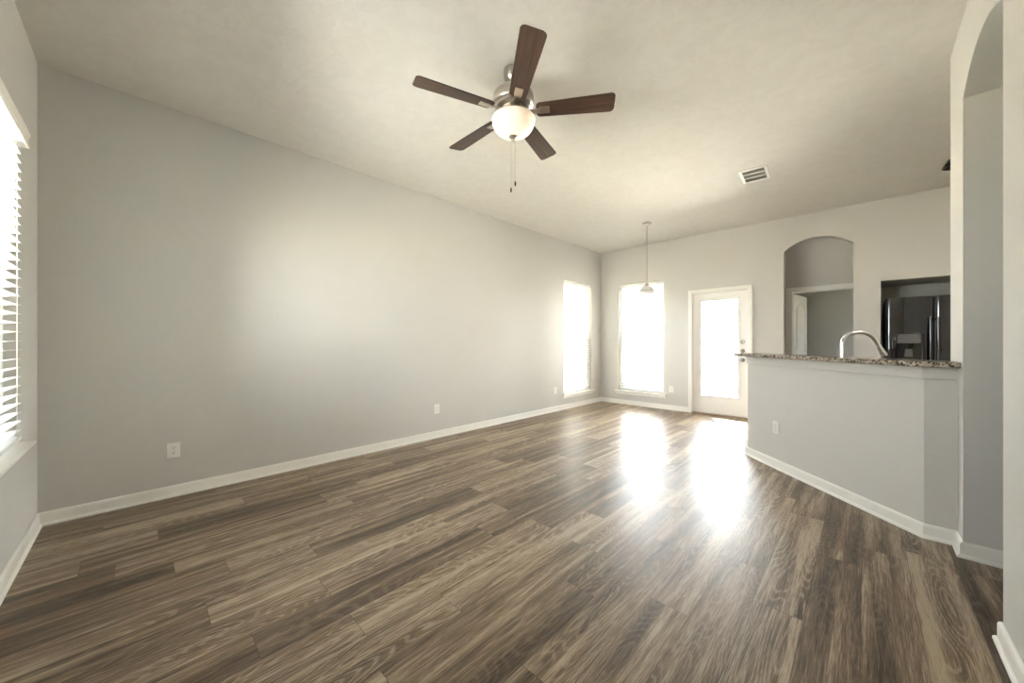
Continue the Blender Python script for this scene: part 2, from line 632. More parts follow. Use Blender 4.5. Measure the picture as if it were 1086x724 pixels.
back_bend = (P2[0] + 0.0621, P2[1] + TH)
prof = [P1, P2, (XR, P2[1]), (XR, P2[1] + TH), back_bend, off(P1, 0, TH)]
obj('wall_bar', prism(bmesh.new(), prof, 0, 1.06), 'wall', kind='structure')
fr = 0.02
ap = [off(P1, 0.0, 0), off(P1, 0.0, -fr), (P2[0] - 0.0083, P2[1] - fr), (XR, P2[1] - fr), (XR, P2[1]), P2]
obj('trim_1', prism(bmesh.new(), ap, 0.985, 1.06, bev=0.004), 'wall', kind='structure')

# baseboards
baseboard('baseboard_left', [(XL, YN), (XL, YF)], -1)
baseboard('baseboard_far', [(XL, YF), (DO[0] - 0.058, YF)], -1)
baseboard('baseboard_far_kitchen', [(DO[1] + 0.058, YF), (KA[0], YF)], -1)
baseboard('baseboard_near', [(XL, YN), (XR, YN)], 1)
baseboard('baseboard_bar', [off(P1, 0, TH), P1, P2, (XR, P2[1]), (XR, YP0), (XR + 0.9, YP0)], -1)
baseboard('baseboard_right', [(XR + 0.15, RA[0]), (XR, RA[0]), (XR, YN)], -1)
baseboard('baseboard_back', [(-1.25, 9.2), (1.30, 9.2)], -1)


# ------------------------------------------------------------------ windows
def window(name, axis, inner, sgn, u0, u1, v0, v1, pos_stool=0.05, horn=0.06, thick=0.028):
    """axis: normal axis of the wall; inner = room face of the wall; sgn = direction to the outside"""
    def B(bm, ua, ub, da, db, va, vb, bev=0.0):
        a, b = sorted((inner + sgn * da, inner + sgn * db))
        if axis == 'y':
            return box(bm, ua, ub, a, b, va, vb, bev)
        return box(bm, a, b, ua, ub, va, vb, bev)
    w = 0.045
    fb = bmesh.new()
    B(fb, u0, u0 + w, 0.085, 0.15, v0, v1); B(fb, u1 - w, u1, 0.085, 0.15, v0, v1)
    B(fb, u0 + w, u1 - w, 0.085, 0.15, v0, v0 + w); B(fb, u0 + w, u1 - w, 0.085, 0.15, v1 - w, v1)
    root = obj(name, fb, 'vinyl', kind='structure')
    vm = (v0 + v1) / 2 - 0.02
    for nm, za, zb, da in (('lower_sash', v0 + w, vm + 0.03, 0.09), ('upper_sash', vm - 0.01, v1 - w, 0.115)):
        sb = bmesh.new()
        s = 0.032
        a, b = u0 + w, u1 - w
        B(sb, a, a + s, da, da + 0.022, za, zb); B(sb, b - s, b, da, da + 0.022, za, zb)
        B(sb, a + s, b - s, da, da + 0.022, za, za + s); B(sb, a + s, b - s, da, da + 0.022, zb - s, zb)
        sash = obj(nm, sb, 'vinyl', root)
        obj('pane', B(bmesh.new(), a + s, b - s, da + 0.009, da + 0.013, za + s, zb - s), 'glass', sash)
    obj('insect_screen', B(bmesh.new(), u0 + w, u1 - w, 0.143, 0.145, v0 + w, vm), 'screen', root)
    st = bmesh.new()
    B(st, u0 - horn, u1 + horn, -pos_stool, 0.0, v0 - thick, v0, 0.006)
    B(st, u0 + 0.001, u1 - 0.001, -0.004, 0.086, v0 - 0.006, v0 + 0.004)
    obj('stool', st, 'trim', root)
    obj('apron', B(bmesh.new(), u0 - horn + 0.02, u1 + horn - 0.02, -0.016, 0.0, v0 - thick - 0.045, v0 - thick, 0.004), 'trim', root)
    return root


window('window_1', 'x', XL, -1, *WL)
window('window_2', 'y', YF, 1, *WF)
window('window_3', 'y', YN, -1, *WN, pos_stool=0.09, horn=0.105, thick=0.018)
window('window_added', 'y', YN, -1, *WN2)


def blind(label, axis, centre, u0, u1, z0, z1, front, valance=None, tilt=0.12, chord_tilt=1):
    """horizontal two inch blind; `front` = sign towards the room along the wall normal"""
    cu = (u0 + u1) / 2
    loc = (cu, centre, z0) if axis == 'y' else (centre, cu, z0)
    root = empty('window_blind', loc, label, 'blind', 'white horizontal blinds')

    def W(u, d, z):                               # local coordinates
        return (u - cu, d * front, z - z0) if axis == 'y' else (d * front, u - cu, z - z0)

    def B(bm, ua, ub, da, db, za, zb, bev=0.0):
        a, b = W(ua, da, za), W(ub, db, zb)
        return box(bm, *sorted((a[0], b[0])), *sorted((a[1], b[1])), *sorted((a[2], b[2])), bev)
    sb = bmesh.new()
    pitch = 0.0445
    n = int((z1 - 0.07 - z0 - 0.04) / pitch)
    for k in range(n):
        z = z0 + 0.045 + pitch * k
        hw, th = 0.025, 0.0028
        ds = [-hw, -hw * 0.4, hw * 0.4, hw]
        top, bot = [], []
        for d in ds:
            zz = z + math.tan(tilt) * d + 0.0025 * (1 - (d / hw) ** 2)
            top.append((d, zz + th / 2)); bot.append((d, zz - th / 2))
        pr = top + bot[::-1]
        A = [sb.verts.new(W(u0, d, zz)) for d, zz in pr]
        C = [sb.verts.new(W(u1, d, zz)) for d, zz in pr]
        sb.faces.new(A); sb.faces.new(C)
        for i in range(len(pr)):
            sb.faces.new((A[i], A[(i + 1) % len(pr)], C[(i + 1) % len(pr)], C[i]))
    obj('slats', sb, 'slat', root)
    obj('head_rail', B(bmesh.new(), u0, u1, -0.028, 0.028, z1 - 0.055, z1 - 0.004), 'slat', root)
    obj('bottom_rail', B(bmesh.new(), u0, u1, -0.026, 0.026, z0, z0 + 0.02, 0.003), 'slat', root)
    for t in (0.13, 0.5, 0.87):
        u = u0 + (u1 - u0) * t
        cb = bmesh.new()
        for d in (-0.0285, 0.0285):
            tube(cb, [W(u, d, z0 + 0.015), W(u, d, z1 - 0.05)], 0.0012, 6)
        obj('ladder_cord', cb, 'cord', root)
    wb = bmesh.new()
    tube(wb, [W(u1 - 0.07, 0.036, z1 - 0.06), W(u1 - 0.07, 0.040, z1 - 0.75)], 0.003, 8)
    obj('tilt_wand', wb, 'plastic', root)
    if valance:
        va, vb, vd, vz0, vz1 = valance
        vbm = bmesh.new()
        # crown-like valance board with returns to the wall
        pts = [(vd - 0.014, vz0), (vd - 0.004, vz0), (vd - 0.002, vz0 + 0.012), (vd - 0.008, vz0 + 0.02), (vd - 0.008, vz1 - 0.03), (vd, vz1 - 0.012), (vd, vz1), (vd - 0.014, vz1)]
        A = [vbm.verts.new(W(va, d, zz)) for d, zz in pts]
        C = [vbm.verts.new(W(vb, d, zz)) for d, zz in pts]
        vbm.faces.new(A); vbm.faces.new(C)
        for i in range(len(pts)):
            vbm.faces.new((A[i], A[(i + 1) % len(pts)], C[(i + 1) % len(pts)], C[i]))
        for ua, ub in ((va, va + 0.012), (vb - 0.012, vb)):
            B(vbm, ua, ub, -0.03, vd - 0.013, vz0, vz1)
        obj('valance', vbm, 'trim', root)
    else:
        obj('valance', B(bmesh.new(), u0 - 0.003, u1 + 0.003, 0.03, 0.038, z1 - 0.062, z1 - 0.002, 0.002), 'slat', root)
    return root


blind('white blind in the left wall window near the far corner', 'x', XL - 0.045, WL[0] + 0.012, WL[1] - 0.012, WL[2] + 0.006, WL[3] - 0.004, 1, tilt=-0.38)
blind('white blind in the far wall window behind the hanging pendant lamp', 'y', YF + 0.045, WF[0] + 0.012, WF[1] - 0.012, WF[2] + 0.006, WF[3] - 0.004, -1, tilt=-0.2)
blind('white blind with a moulded valance at the left edge of the photo', 'y', YN + 0.032, WN[0] + 0.01, WN[1] - 0.01, WN[2] + 0.03, WN[3] + 0.02, 1,
      valance=(WN[0] - 0.055, WN[1] + 0.05, 0.045, WN[3] - 0.04, WN[3] + 0.035))


# ------------------------------------------------------------------ glazed back door
def door_glazed():
    s0, s1, zb, zt = -2.122, -1.313, 0.02, 2.045
    g0, g1, gz0, gz1 = -1.995, -1.45, 0.318, 1.906
    ya, yb = YF + 0.045, YF + 0.09
    bm = bmesh.new()
    box(bm, s0, g0, ya, yb, zb, zt); box(bm, g1, s1, ya, yb, zb, zt)
    box(bm, g0, g1, ya, yb, zb, gz0); box(bm, g0, g1, ya, yb, gz1, zt)
    bmesh.ops.remove_doubles(bm, verts=bm.verts, dist=1e-5)
    d = obj('door_1', bm, 'door', kind='structure')
    b = bmesh.new()
    w = 0.028
    for (xa, xb, za, zc) in ((g0 - w, g0 + 0.006, gz0 - w, gz1 + w), (g1 - 0.006, g1 + w, gz0 - w, gz1 + w),
                             (g0 + 0.006, g1 - 0.006, gz0 - w, gz0 + 0.006), (g0 + 0.006, g1 - 0.006, gz1 - 0.006, gz1 + w)):
        box(b, xa, xb, ya - 0.012, ya, za, zc, 0.004)
    obj('glazing_bead', b, 'door', d)
    obj('pane', nb(g0, g1, ya + 0.018, ya + 0.026, gz0, gz1), 'glass', d)
    for z in (0.30, 1.07, 1.80):
        h = bmesh.new()
        tube(h, [(s0 - 0.004, ya - 0.007, z - 0.05), (s0 - 0.004, ya - 0.007, z + 0.05)], 0.007, 12)
        box(h, s0 - 0.012, s0 + 0.03, ya - 0.003, ya, z - 0.048, z + 0.048)
        obj('hinge', h, 'door', d, smooth='auto')
    kx = -1.385
    for nm, z, prof in (('deadbolt', 1.217, [(0, -0.028), (0.024, -0.026), (0.031, -0.012), (0.031, 0.0)]),
                        ('latch_rose', 1.075, [(0, -0.02), (0.02, -0.019), (0.03, -0.01), (0.031, 0.0)]),
                        ('door_knob', 0.93, [(0, -0.072), (0.018, -0.070), (0.027, -0.058), (0.027, -0.045), (0.014, -0.034), (0.011, -0.018), (0.031, -0.012), (0.032, 0.0)])):
        obj(nm, lathe(bmesh.new(), prof, (kx, ya, z), 28, 'y'), 'satin_dark', d, smooth='auto')
    t = bmesh.new()
    tube(t, [(kx - 0.012, ya - 0.034, 1.217), (kx + 0.012, ya - 0.034, 1.217)], 0.005, 8)
    obj('thumb_turn', t, 'satin_dark', d, smooth=True)
    obj('threshold', nb(DO[0], DO[1], YF - 0.03, YF + 0.15, 0.0, 0.018, 0.004), 'threshold', d)
    # jamb and casing
    j = bmesh.new()
    box(j, DO[0], s0 - 0.002, YF, YF + 0.15, 0.0, DO[3]); box(j, s1 + 0.002, DO[1], YF, YF + 0.15, 0.0, DO[3])
    box(j, s0 - 0.002, s1 + 0.002, YF, YF + 0.15, zt + 0.002, DO[3])
    for (xa, xb, za, zc) in ((DO[0] - 0.056, DO[0] + 0.006, 0, DO[3] + 0.056), (DO[1] - 0.006, DO[1] + 0.056, 0, DO[3] + 0.056), (DO[0] + 0.006, DO[1] - 0.006, DO[3] - 0.006, DO[3] + 0.056)):
        box(j, xa, xb, YF - 0.016, YF, za, zc, 0.004)
    obj('trim_2', j, 'trim', kind='structure')


door_glazed()


# ------------------------------------------------------------------ panelled door ajar in the back room
def arch_outline(x0, x1, z0, z1, rise, n=18):
    w = x1 - x0
    pts = [(x0, z0), (x1, z0)]
    for k in range(n + 1):
        t = 1 - k / n
        pts.append((x0 + w * t, arc_z(t, 0, rise / w) * w + z1 - rise))
    return pts


def door_panelled():
    w, t = 0.78, 0.036
    bm = nb(0, w, 0, t, 0.012, 2.03, 0.002)
    d = obj('door_2', bm, 'door', kind='structure')
    for nm, pts in (('arched_panel', arch_outline(0.13, w - 0.13, 1.02, 1.90, 0.12)), ('lower_panel', [(0.13, 0.2), (w - 0.13, 0.2), (w - 0.13, 0.86), (0.13, 0.86)])):
        cx = sum(p[0] for p in pts) / len(pts); cz = sum(p[1] for p in pts) / len(pts)
        for ya, yb in ((-0.008, 0.0), (t, t + 0.008)):
            m = bmesh.new()
            yc = (ya + yb) / 2
            tube(m, [(x, yc, z) for x, z in pts] + [(pts[0][0], yc, pts[0][1])], 0.009, 8)
            prism(m, [(cx + (x - cx) * 0.8, cz + (z - cz) * 0.88) for x, z in pts], ya, yb, 'y', 0.0)
            obj(nm, m, 'door', d)
    for s in (-1, 1):
        kp = [(0, 0.062 * s), (0.026, 0.052 * s), (0.026, 0.04 * s), (0.011, 0.03 * s), (0.011, 0.012 * s), (0.03, 0.006 * s), (0.03, 0.0)]
        obj('door_knob', lathe(bmesh.new(), kp, (w - 0.065, t if s > 0 else 0.0, 0.93), 20, 'y'), 'nickel', d, smooth='auto')
    d.location = (-0.852, YD + 0.125, 0)
    d.rotation_euler = (0, 0, math.radians(82.5))
    c = bmesh.new()
    a, b, zt = -0.87, -0.02, 2.05
    for ya, yb in ((YD - 0.016, YD), (YD + 0.12, YD + 0.136)):
        box(c, a - 0.07, a + 0.004, ya, yb, 0, zt + 0.07, 0.004)
        if ya < YD:
            box(c, b - 0.004, b + 0.018, ya, yb, 0, zt + 0.07, 0.004)
        box(c, a + 0.004, b - 0.004, ya, yb, zt - 0.004, zt + 0.07, 0.004)
    box(c, a, a + 0.012, YD, YD + 0.12, 0, zt); box(c, b - 0.012, b, YD, YD + 0.12, 0, zt); box(c, a + 0.012, b - 0.012, YD, YD + 0.12, zt - 0.012, zt)
    obj('trim_3', c, 'trim', kind='structure')


door_panelled()

# ------------------------------------------------------------------ granite bar top
OV = 0.10
f0 = off(P1, 0.085, -OV)
fb_ = (P2[0] - OV * 0.414, P2[1] - OV)
BK = 0.21
bk_b = (P2[0] + BK * 0.414, P2[1] + BK)
slab = [f0, fb_, (XR - 0.002, P2[1] - OV - 0.03), (XR - 0.002, P2[1] + 0.158), (P2[0] + 0.158 * 0.414 + 0.03, P2[1] + BK - 0.02), off(P1, 0.085, BK)]
tag(obj('bar_countertop', prism(bmesh.new(), slab, 1.061, 1.095, bev=0.006), 'granite'),
    'speckled granite slab capping the raised kitchen half wall', 'countertop')

# sink run behind the half wall
LC = 0.66


def runpt(along, inward):
    return off(P1, -along, TH + inward)           # along from the free end towards the post


cab = empty('sink_cabinet', (*runpt(0.75, 0.3), 0.0), 'pale sink cabinet standing behind the raised half wall', 'cabinet', rz=math.radians(-45))
cb = bmesh.new()
box(cb, -0.70, 0.50, -0.28, 0.30, 0.10, 0.868)
box(cb, -0.68, 0.48, -0.28, 0.24, 0.0, 0.10)
obj('body', cb, 'cabinet', cab)
for i in range(3):
    dd = obj('door', nb(-0.69 + 0.4 * i, -0.31 + 0.4 * i, 0.30, 0.32, 0.12, 0.85, 0.003), 'cabinet', cab)
    obj('knob', lathe(bmesh.new(), [(0, 0.024), (0.014, 0.02), (0.014, 0.012), (0.006, 0.0)], (-0.35 + 0.4 * i, 0.32, 0.75), 16, 'y'), 'nickel', dd, smooth=True)
lt = bmesh.new()
lc = prism(lt, [runpt(-0.03, 0.002), runpt(1.27, 0.002), runpt(1.27, LC - 0.01), runpt(-0.03, LC - 0.01)], 0.87, 0.905, bev=0.004)
tag(obj('sink_countertop', lt, 'granite'), 'granite sink counter below and behind the raised bar top', 'countertop')

# chrome gooseneck faucet on the sink counter
FX, FY = -0.132, 4.215
fa = empty('kitchen_faucet', (FX, FY, 0.905), 'chrome gooseneck faucet rising behind the granite bar top', 'faucet', rz=math.radians(44.2))
S = 3.11 / 384
pp = [(892.7, 400), (892.7, 372), (892.9, 362), (896.6, 356), (903.8, 353.0), (912.3, 352.4), (920.3, 354.5), (926.2, 359.4), (930.3, 366.6)]
path = [((x - 892.7) * S, 0, EYE + (363 - y) * S - 0.905) for x, y in pp]
obj('base_plate', lathe(bmesh.new(), [(0, 0.05), (0.02, 0.05), (0.022, 0.03), (0.028, 0.008), (0.028, 0.0), (0, 0)], seg=28), 'chrome', fa, smooth='auto')
path[0] = (0, 0, 0.02)
obj('spout', tube(bmesh.new(), spline(path, 8), 0.0155, 18), 'chrome', fa, smooth='auto')
e0 = Vector(path[-1]); e1 = Vector(((937.2 - 892.7) * S, 0, EYE + (363 - 376.8) * S - 0.905))
dv = (e1 - e0)
wand = [e0 - dv * 0.05, e0, e0 + dv * 0.12, e0 + dv * 0.15, e0 + dv * 0.7, e1]
obj('spray_head', tube(bmesh.new(), wand, [0.017, 0.0185, 0.0185, 0.019, 0.024, 0.0225], 20), 'chrome', fa, smooth='auto')
lv = bmesh.new()
tube(lv, [(0, 0, 0.07), (0, 0.045, 0.085)], 0.011, 12)
tube(lv, [(0, 0.04, 0.085), (-0.02, 0.06, 0.15)], [0.008, 0.005], 10)
obj('lever_handle', lv, 'chrome', fa, smooth='auto')


# ------------------------------------------------------------------ refrigerator
def fridge():
    X0, W = 0.198, 0.815
    yfront = YF + 0.02
    r = empty('refrigerator', (X0 + W / 2, yfront + 0.38, 0), 'glossy black french door refrigerator with ice dispenser in the niche', 'refrigerator')
    hw = W / 2
    b = nb(-hw, hw, -0.29, 0.33, 0.03, 1.765, 0.004)
    obj('body', b, 'black_satin', r)
    for sx in (-1, 1):
        for sy in (-0.22, 0.25):
            obj('foot', lathe(bmesh.new(), [(0, 0.035), (0.02, 0.035), (0.02, 0), (0, 0)], (sx * 0.32, sy, 0), 14), 'black_satin', r)

    def yf(x):                                    # bowed front, in local y
        return -0.375 + 0.014 * ((abs(x) - hw / 2) / (hw / 2)) ** 2

    def curved(x0, x1, z0, z1, edge=0.012):
        n = 20
        pts = [(x0, -0.295)]
        for k in range(n + 1):
            x = x0 + (x1 - x0) * k / n
            e = min(x - x0, x1 - x)
            soft = edge * (1 - math.sqrt(max(0, 1 - (1 - min(1, e / edge)) ** 2)))
            pts.append((x, yf(x) + soft))
        pts.append((x1, -0.295))
        return prism(bmesh.new(), pts, z0, z1)

    dx0, dx1, dz0, dz1 = -0.318, -0.09, 0.97, 1.325       # dispenser cut-out in the left door
    # left door made around the dispenser
    lb = bmesh.new()
    xs = [-hw] + [(-hw + (hw - 0.003) * k / 24) for k in range(1, 24)] + [-0.003, dx0, dx1]
    xs = sorted(set(xs))
    zs = [0.62, dz0, dz1, 1.775]

    def yy(x):
        e = min(x + hw, -0.003 - x)
        return yf(x) + 0.012 * (1 - math.sqrt(max(0, 1 - (1 - min(1, e / 0.012)) ** 2)))
    for a, c in zip(xs, xs[1:]):
        for j in range(3):
            mid = (a + c) / 2
            if j == 1 and dx0 < mid < dx1:
                continue
            lb.faces.new([lb.verts.new(p) for p in ((a, yy(a), zs[j]), (c, yy(c), zs[j]), (c, yy(c), zs[j + 1]), (a, yy(a), zs[j + 1]))])
        for z in (zs[0], zs[-1]):
            lb.faces.new([lb.verts.new(p) for p in ((a, yy(a), z), (c, yy(c), z), (c, -0.295, z), (a, -0.295, z))])
    for x in (-hw, -0.003):
        lb.faces.new([lb.verts.new(p) for p in ((x, yy(x), zs[0]), (x, yy(x), zs[-1]), (x, -0.295, zs[-1]), (x, -0.295, zs[0]))])
    lb.faces.new([lb.verts.new(p) for p in ((-hw, -0.295, zs[0]), (-0.003, -0.295, zs[0]), (-0.003, -0.295, zs[-1]), (-hw, -0.295, zs[-1]))])
    bmesh.ops.remove_doubles(lb, verts=lb.verts, dist=1e-5)
    ld = obj('door', lb, 'black_gloss', r, smooth='auto')
    rd = obj('door', curved(0.003, hw, 0.62, 1.775), 'black_gloss', r, smooth='auto')
    dr = obj('freezer_drawer', curved(-hw, hw, 0.06, 0.612), 'black_gloss', r, smooth='auto')
    # dispenser
    dm = bmesh.new()
    yb = -0.305
    for (xa, xb, ya, yc, za, zb) in ((dx0, dx1, yb, yb + 0.006, dz0, dz1), (dx0, dx0 + 0.008, -0.372, yb, dz0, dz1), (dx1 - 0.008, dx1, -0.372, yb, dz0, dz1),
                                     (dx0, dx1, -0.372, yb, dz0, dz0 + 0.012), (dx0, dx1, -0.372, yb, dz1 - 0.008, dz1)):
        box(dm, xa, xb, ya, yc, za, zb)
    dp = obj('dispenser', dm, 'black_satin', ld)
    fm = bmesh.new()
    tube(fm, [(dx0, yf(dx0) - 0.001, dz0), (dx0, yf(dx0) - 0.001, dz1 - 0.02), (dx0 + 0.02, yf(dx0) - 0.001, dz1), (dx1 - 0.02, yf(dx1) - 0.001, dz1), (dx1, yf(dx1) - 0.001, dz1 - 0.02), (dx1, yf(dx1) - 0.001, dz0), (dx0, yf(dx0) - 0.001, dz0)], 0.008, 10)
    obj('dispenser_bezel', fm, 'black_gloss', ld, smooth=True)
    obj('control_panel', nb(dx0 + 0.012, dx1 - 0.012, -0.376, -0.352, dz1 - 0.125, dz1 - 0.012, 0.004), 'panel_grey', ld)
    nz = bmesh.new()
    lathe(nz, [(0, 0.07), (0.045, 0.07), (0.04, 0.02), (0.025, 0.0), (0, 0)], ((dx0 + dx1) / 2, -0.338, dz1 - 0.195), 20)
    obj('ice_chute', nz, 'black_satin', ld, smooth='auto')
    pd = prism(bmesh.new(), [((dx0 + dx1) / 2 + a, c) for a, c in ((-0.035, dz0 + 0.06), (0.035, dz0 + 0.06), (0.028, dz1 - 0.19), (-0.028, dz1 - 0.19))], yb - 0.022, yb - 0.01, 'y')
    obj('paddle', pd, 'panel_grey', ld)
    for par, x in ((ld, -0.030), (rd, 0.030)):
        y0 = yf(x)
        hb = bmesh.new()
        pts = [(x, y0 - 0.05 - 0.008 * math.sin(math.pi * k / 12), 0.74 + (1.52 - 0.74) * k / 12) for k in range(13)]
        tube(hb, pts, [0.0125] * 13, 14)
        for z in (0.77, 1.49):
            tube(hb, [(x, y0 + 0.002, z), (x, y0 - 0.05, z)], 0.011, 12)
        obj('handle', hb, 'black_gloss', par, smooth='auto')
    hb = bmesh.new()
    tube(hb, [(-0.33, yf(0.33) - 0.05, 0.53), (0, yf(0) - 0.055, 0.53), (0.33, yf(0.33) - 0.05, 0.53)], 0.0125, 14)
    for x in (-0.31, 0.31):
        tube(hb, [(x, yf(x) + 0.002, 0.53), (x, yf(x) - 0.05, 0.53)], 0.011, 12)
    obj('handle', hb, 'black_gloss', dr, smooth='auto')


fridge()


# ------------------------------------------------------------------ ceiling fan with lamp
def ceiling_fan():
    cx, cy = -1.704, 1.766
    r = empty('ceiling_fan', (cx, cy, H), 'five bladed walnut ceiling fan with lit frosted bowl lamp', 'ceiling fan')
    L = lambda prof: [(a, z - H) for a, z in prof]
    obj('canopy', lathe(bmesh.new(), L([(0, H), (0.066, H), (0.068, 3.02), (0.062, 2.985), (0.040, 2.962), (0.022, 2.955), (0, 2.955)])), 'nickel', r, smooth='auto')
    obj('downrod', lathe(bmesh.new(), L([(0.0, 2.96), (0.0125, 2.96), (0.0125, 2.93), (0.026, 2.925), (0.028, 2.905), (0, 2.905)])), 'nickel', r, smooth='auto')
    obj('motor_housing', lathe(bmesh.new(), L([(0, 2.912), (0.06, 2.912), (0.112, 2.900), (0.134, 2.880), (0.138, 2.860), (0.138, 2.822), (0.133, 2.812), (0.120, 2.806),
                                                (0.116, 2.792), (0.100, 2.784), (0, 2.782)])), 'nickel', r, smooth='auto')
    obj('flywheel', lathe(bmesh.new(), L([(0, 2.783), (0.085, 2.783), (0.085, 2.768), (0, 2.768)])), 'nickel', r, smooth='auto')
    obj('lamp_fitter', lathe(bmesh.new(), L([(0, 2.769), (0.055, 2.769), (0.058, 2.752), (0.085, 2.738), (0.118, 2.728), (0.142, 2.722), (0.142, 2.716), (0, 2.716)])), 'nickel', r, smooth='auto')
    bprof = [(0.143, 2.722), (0.147, 2.715)] + [(0.144 * math.cos(a) ** 0.8, 2.713 - 0.110 * math.sin(a)) for a in [math.radians(t) for t in range(4, 88, 7)]] + [(0.006, 2.603)]
    inner = [(max(0.006, a - 0.004), z + 0.003) for a, z in bprof[::-1]]
    obj('bowl_shade', lathe(bmesh.new(), L(bprof + inner), seg=48), 'bowl', r, smooth=True)
    obj('finial', lathe(bmesh.new(), L([(0, 2.612), (0.016, 2.610), (0.031, 2.604), (0.031, 2.598), (0.016, 2.588), (0.010, 2.578), (0.012, 2.570), (0, 2.566)]), seg=24), 'nickel', r, smooth='auto')
    for i, a in enumerate((35, -37, -109, 179, 107)):
        a = math.radians(a)
        rot = Matrix.Rotation(a, 4, 'Z')
        pitch = Matrix.Rotation(math.radians(-12), 4, 'X')
        # blade outline
        n = 8
        x0, x1, w0, w1, rc = 0.155, 0.665, 0.056, 0.071, 0.026
        pts = []

        def corner(px, py, sa):
            for k in range(n + 1):
                t = sa + math.pi / 2 * k / n
                pts.append((px + rc * math.cos(t), py + rc * math.sin(t)))
        corner(x1 - rc, w1 - rc, 0); corner(x0 + rc, w0 - rc, math.pi / 2); corner(x0 + rc, -w0 + rc, math.pi); corner(x1 - rc, -w1 + rc, 1.5 * math.pi)
        bm = prism(bmesh.new(), pts, 0, 0.006, bev=0.0015)
        bl = obj('blade', bm, 'blade', r)
        bl.matrix_local = Matrix.Translation((0, 0, 2.766 - H)) @ rot @ pitch
        br = bmesh.new()
        sec = [(0.070, 0.020, 0.006), (0.11, 0.014, -0.004), (0.14, 0.013, -0.010), (0.17, 0.020, -0.009), (0.185, 0.026, -0.006), (0.245, 0.026, -0.006)]
        rg = []
        for x, w, z in sec:
            rg.append([br.verts.new(p) for p in ((x, -w, z), (x, w, z), (x, w, z + 0.006), (x, -w, z + 0.006))])
        for A, B in zip(rg, rg[1:]):
            for k in range(4):
                br.faces.new((A[k], A[(k + 1) % 4], B[(k + 1) % 4], B[k]))
        br.faces.new(rg[0]); br.faces.new(rg[-1])
        obj('blade_bracket', br, 'nickel', bl)
    f = Vector((-0.697, 0.717)); s = Vector((0.717, 0.697))
    for k, (ds, zb) in enumerate(((0.010, 2.365), (-0.012, 2.32))):
        p = f * 0.108 + s * ds
        ch = bmesh.new()
        p0 = f * 0.098 + s * ds
        tube(ch, [(p0.x, p0.y, 2.738 - H), (p.x * 1.36, p.y * 1.36, 2.733 - H), (p.x * 1.36, p.y * 1.36, zb - H)], 0.0013, 6)
        c = obj('pull_chain', ch, 'nickel', r)
        obj('fob', lathe(bmesh.new(), [(0, 0.016), (0.004, 0.014), (0.006, 0.0), (0.005, -0.016), (0, -0.019)], (p.x * 1.36, p.y * 1.36, zb - H - 0.014), 12), 'dark_metal', c, smooth=True)
    for ds in (-0.052, 0.052):
        p = s * ds
        bm = lathe(bmesh.new(), [(0, 0.03), (0.014, 0.03), (0.016, 0.012), (0.027, -0.012), (0.024, -0.032), (0, -0.042)], (p.x, p.y, 2.685 - H), 20)
        obj('light_bulb', bm, 'bulb', r, smooth=True)
        l = bpy.data.lights.new('lamp_glow', 'POINT')
        l.energy = 0.42
        l.color = (1.0, 0.84, 0.64)
        l.shadow_soft_size = 0.03
        lo = bpy.data.objects.new('lamp_glow', l)
        COL.objects.link(lo)
        lo.parent = r
        lo.location = (p.x * 1.75, p.y * 1.75, 2.68 - H)


ceiling_fan()


# ------------------------------------------------------------------ pendant lamp
def pendant():
    r = empty('pendant_lamp', (-2.409, 5.470, H), 'slim pendant lamp with flared white glass shade before the far window', 'pendant lamp')
    obj('canopy', lathe(bmesh.new(), [(0, 0), (0.065, 0), (0.066, -0.012), (0.058, -0.022), (0.02, -0.03), (0, -0.03)], seg=32), 'nickel', r, smooth='auto')
    obj('stem', lathe(bmesh.new(), [(0, -0.028), (0.006, -0.028), (0.006, -0.93), (0, -0.93)], seg=12), 'nickel', r, smooth='auto')
    obj('socket_cap', lathe(bmesh.new(), [(0, -0.915), (0.012, -0.917), (0.026, -0.94), (0.032, -0.965), (0.030, -0.972), (0, -0.972)], seg=24), 'nickel', r, smooth='auto')
    pr = [(0.028, -0.958), (0.050, -0.964), (0.072, -0.980), (0.090, -1.005), (0.110, -1.028), (0.145, -1.048), (0.190, -1.062), (0.222, -1.069)]
    obj('shade', lathe(bmesh.new(), pr + [(a, z - 0.005) for a, z in pr[::-1]], seg=48, closed=True), 'shade', r, smooth=True)
    obj('light_bulb', lathe(bmesh.new(), [(0, -0.97), (0.014, -0.972), (0.014, -0.99), (0.028, -1.02), (0.022, -1.045), (0, -1.055)], seg=20), 'plastic', r, smooth=True)


pendant()


# ------------------------------------------------------------------ ceiling register, kitchen spot
def vent():
    cx, cy = -0.86, 4.695
    r = empty('ceiling_vent', (cx, cy, H), 'white louvred air register on the ceiling', 'vent', rz=math.radians(4))
    hx, hy, w = 0.128, 0.185, 0.03
    b = bmesh.new()
    box(b, -hx, -hx + w, -hy, hy, -0.010, 0, 0.003); box(b, hx - w, hx, -hy, hy, -0.010, 0, 0.003)
    box(b, -hx + w, hx - w, -hy, -hy + w, -0.010, 0, 0.003); box(b, -hx + w, hx - w, hy - w, hy, -0.010, 0, 0.003)
    for y in (-0.055, 0.055):
        box(b, -hx + w, hx - w, y - 0.012, y + 0.012, -0.008, -0.001)
    obj('frame', b, 'plastic', r)
    obj('backing', nb(-hx + w, hx - w, -hy + w, hy - w, -0.002, 0), 'gap', r)
    for i, y0 in enumerate((-0.11, 0.0, 0.11)):
        l = bmesh.new()
        for k in range(5):
            y = y0 - 0.036 + 0.018 * k
            prism(l, [(y, -0.009), (y + 0.0015, -0.009), (y + 0.010, -0.002), (y + 0.0085, -0.002)], -hx + w, hx - w, 'x')
        obj('louvre', l, 'vent_dark', r)


vent()


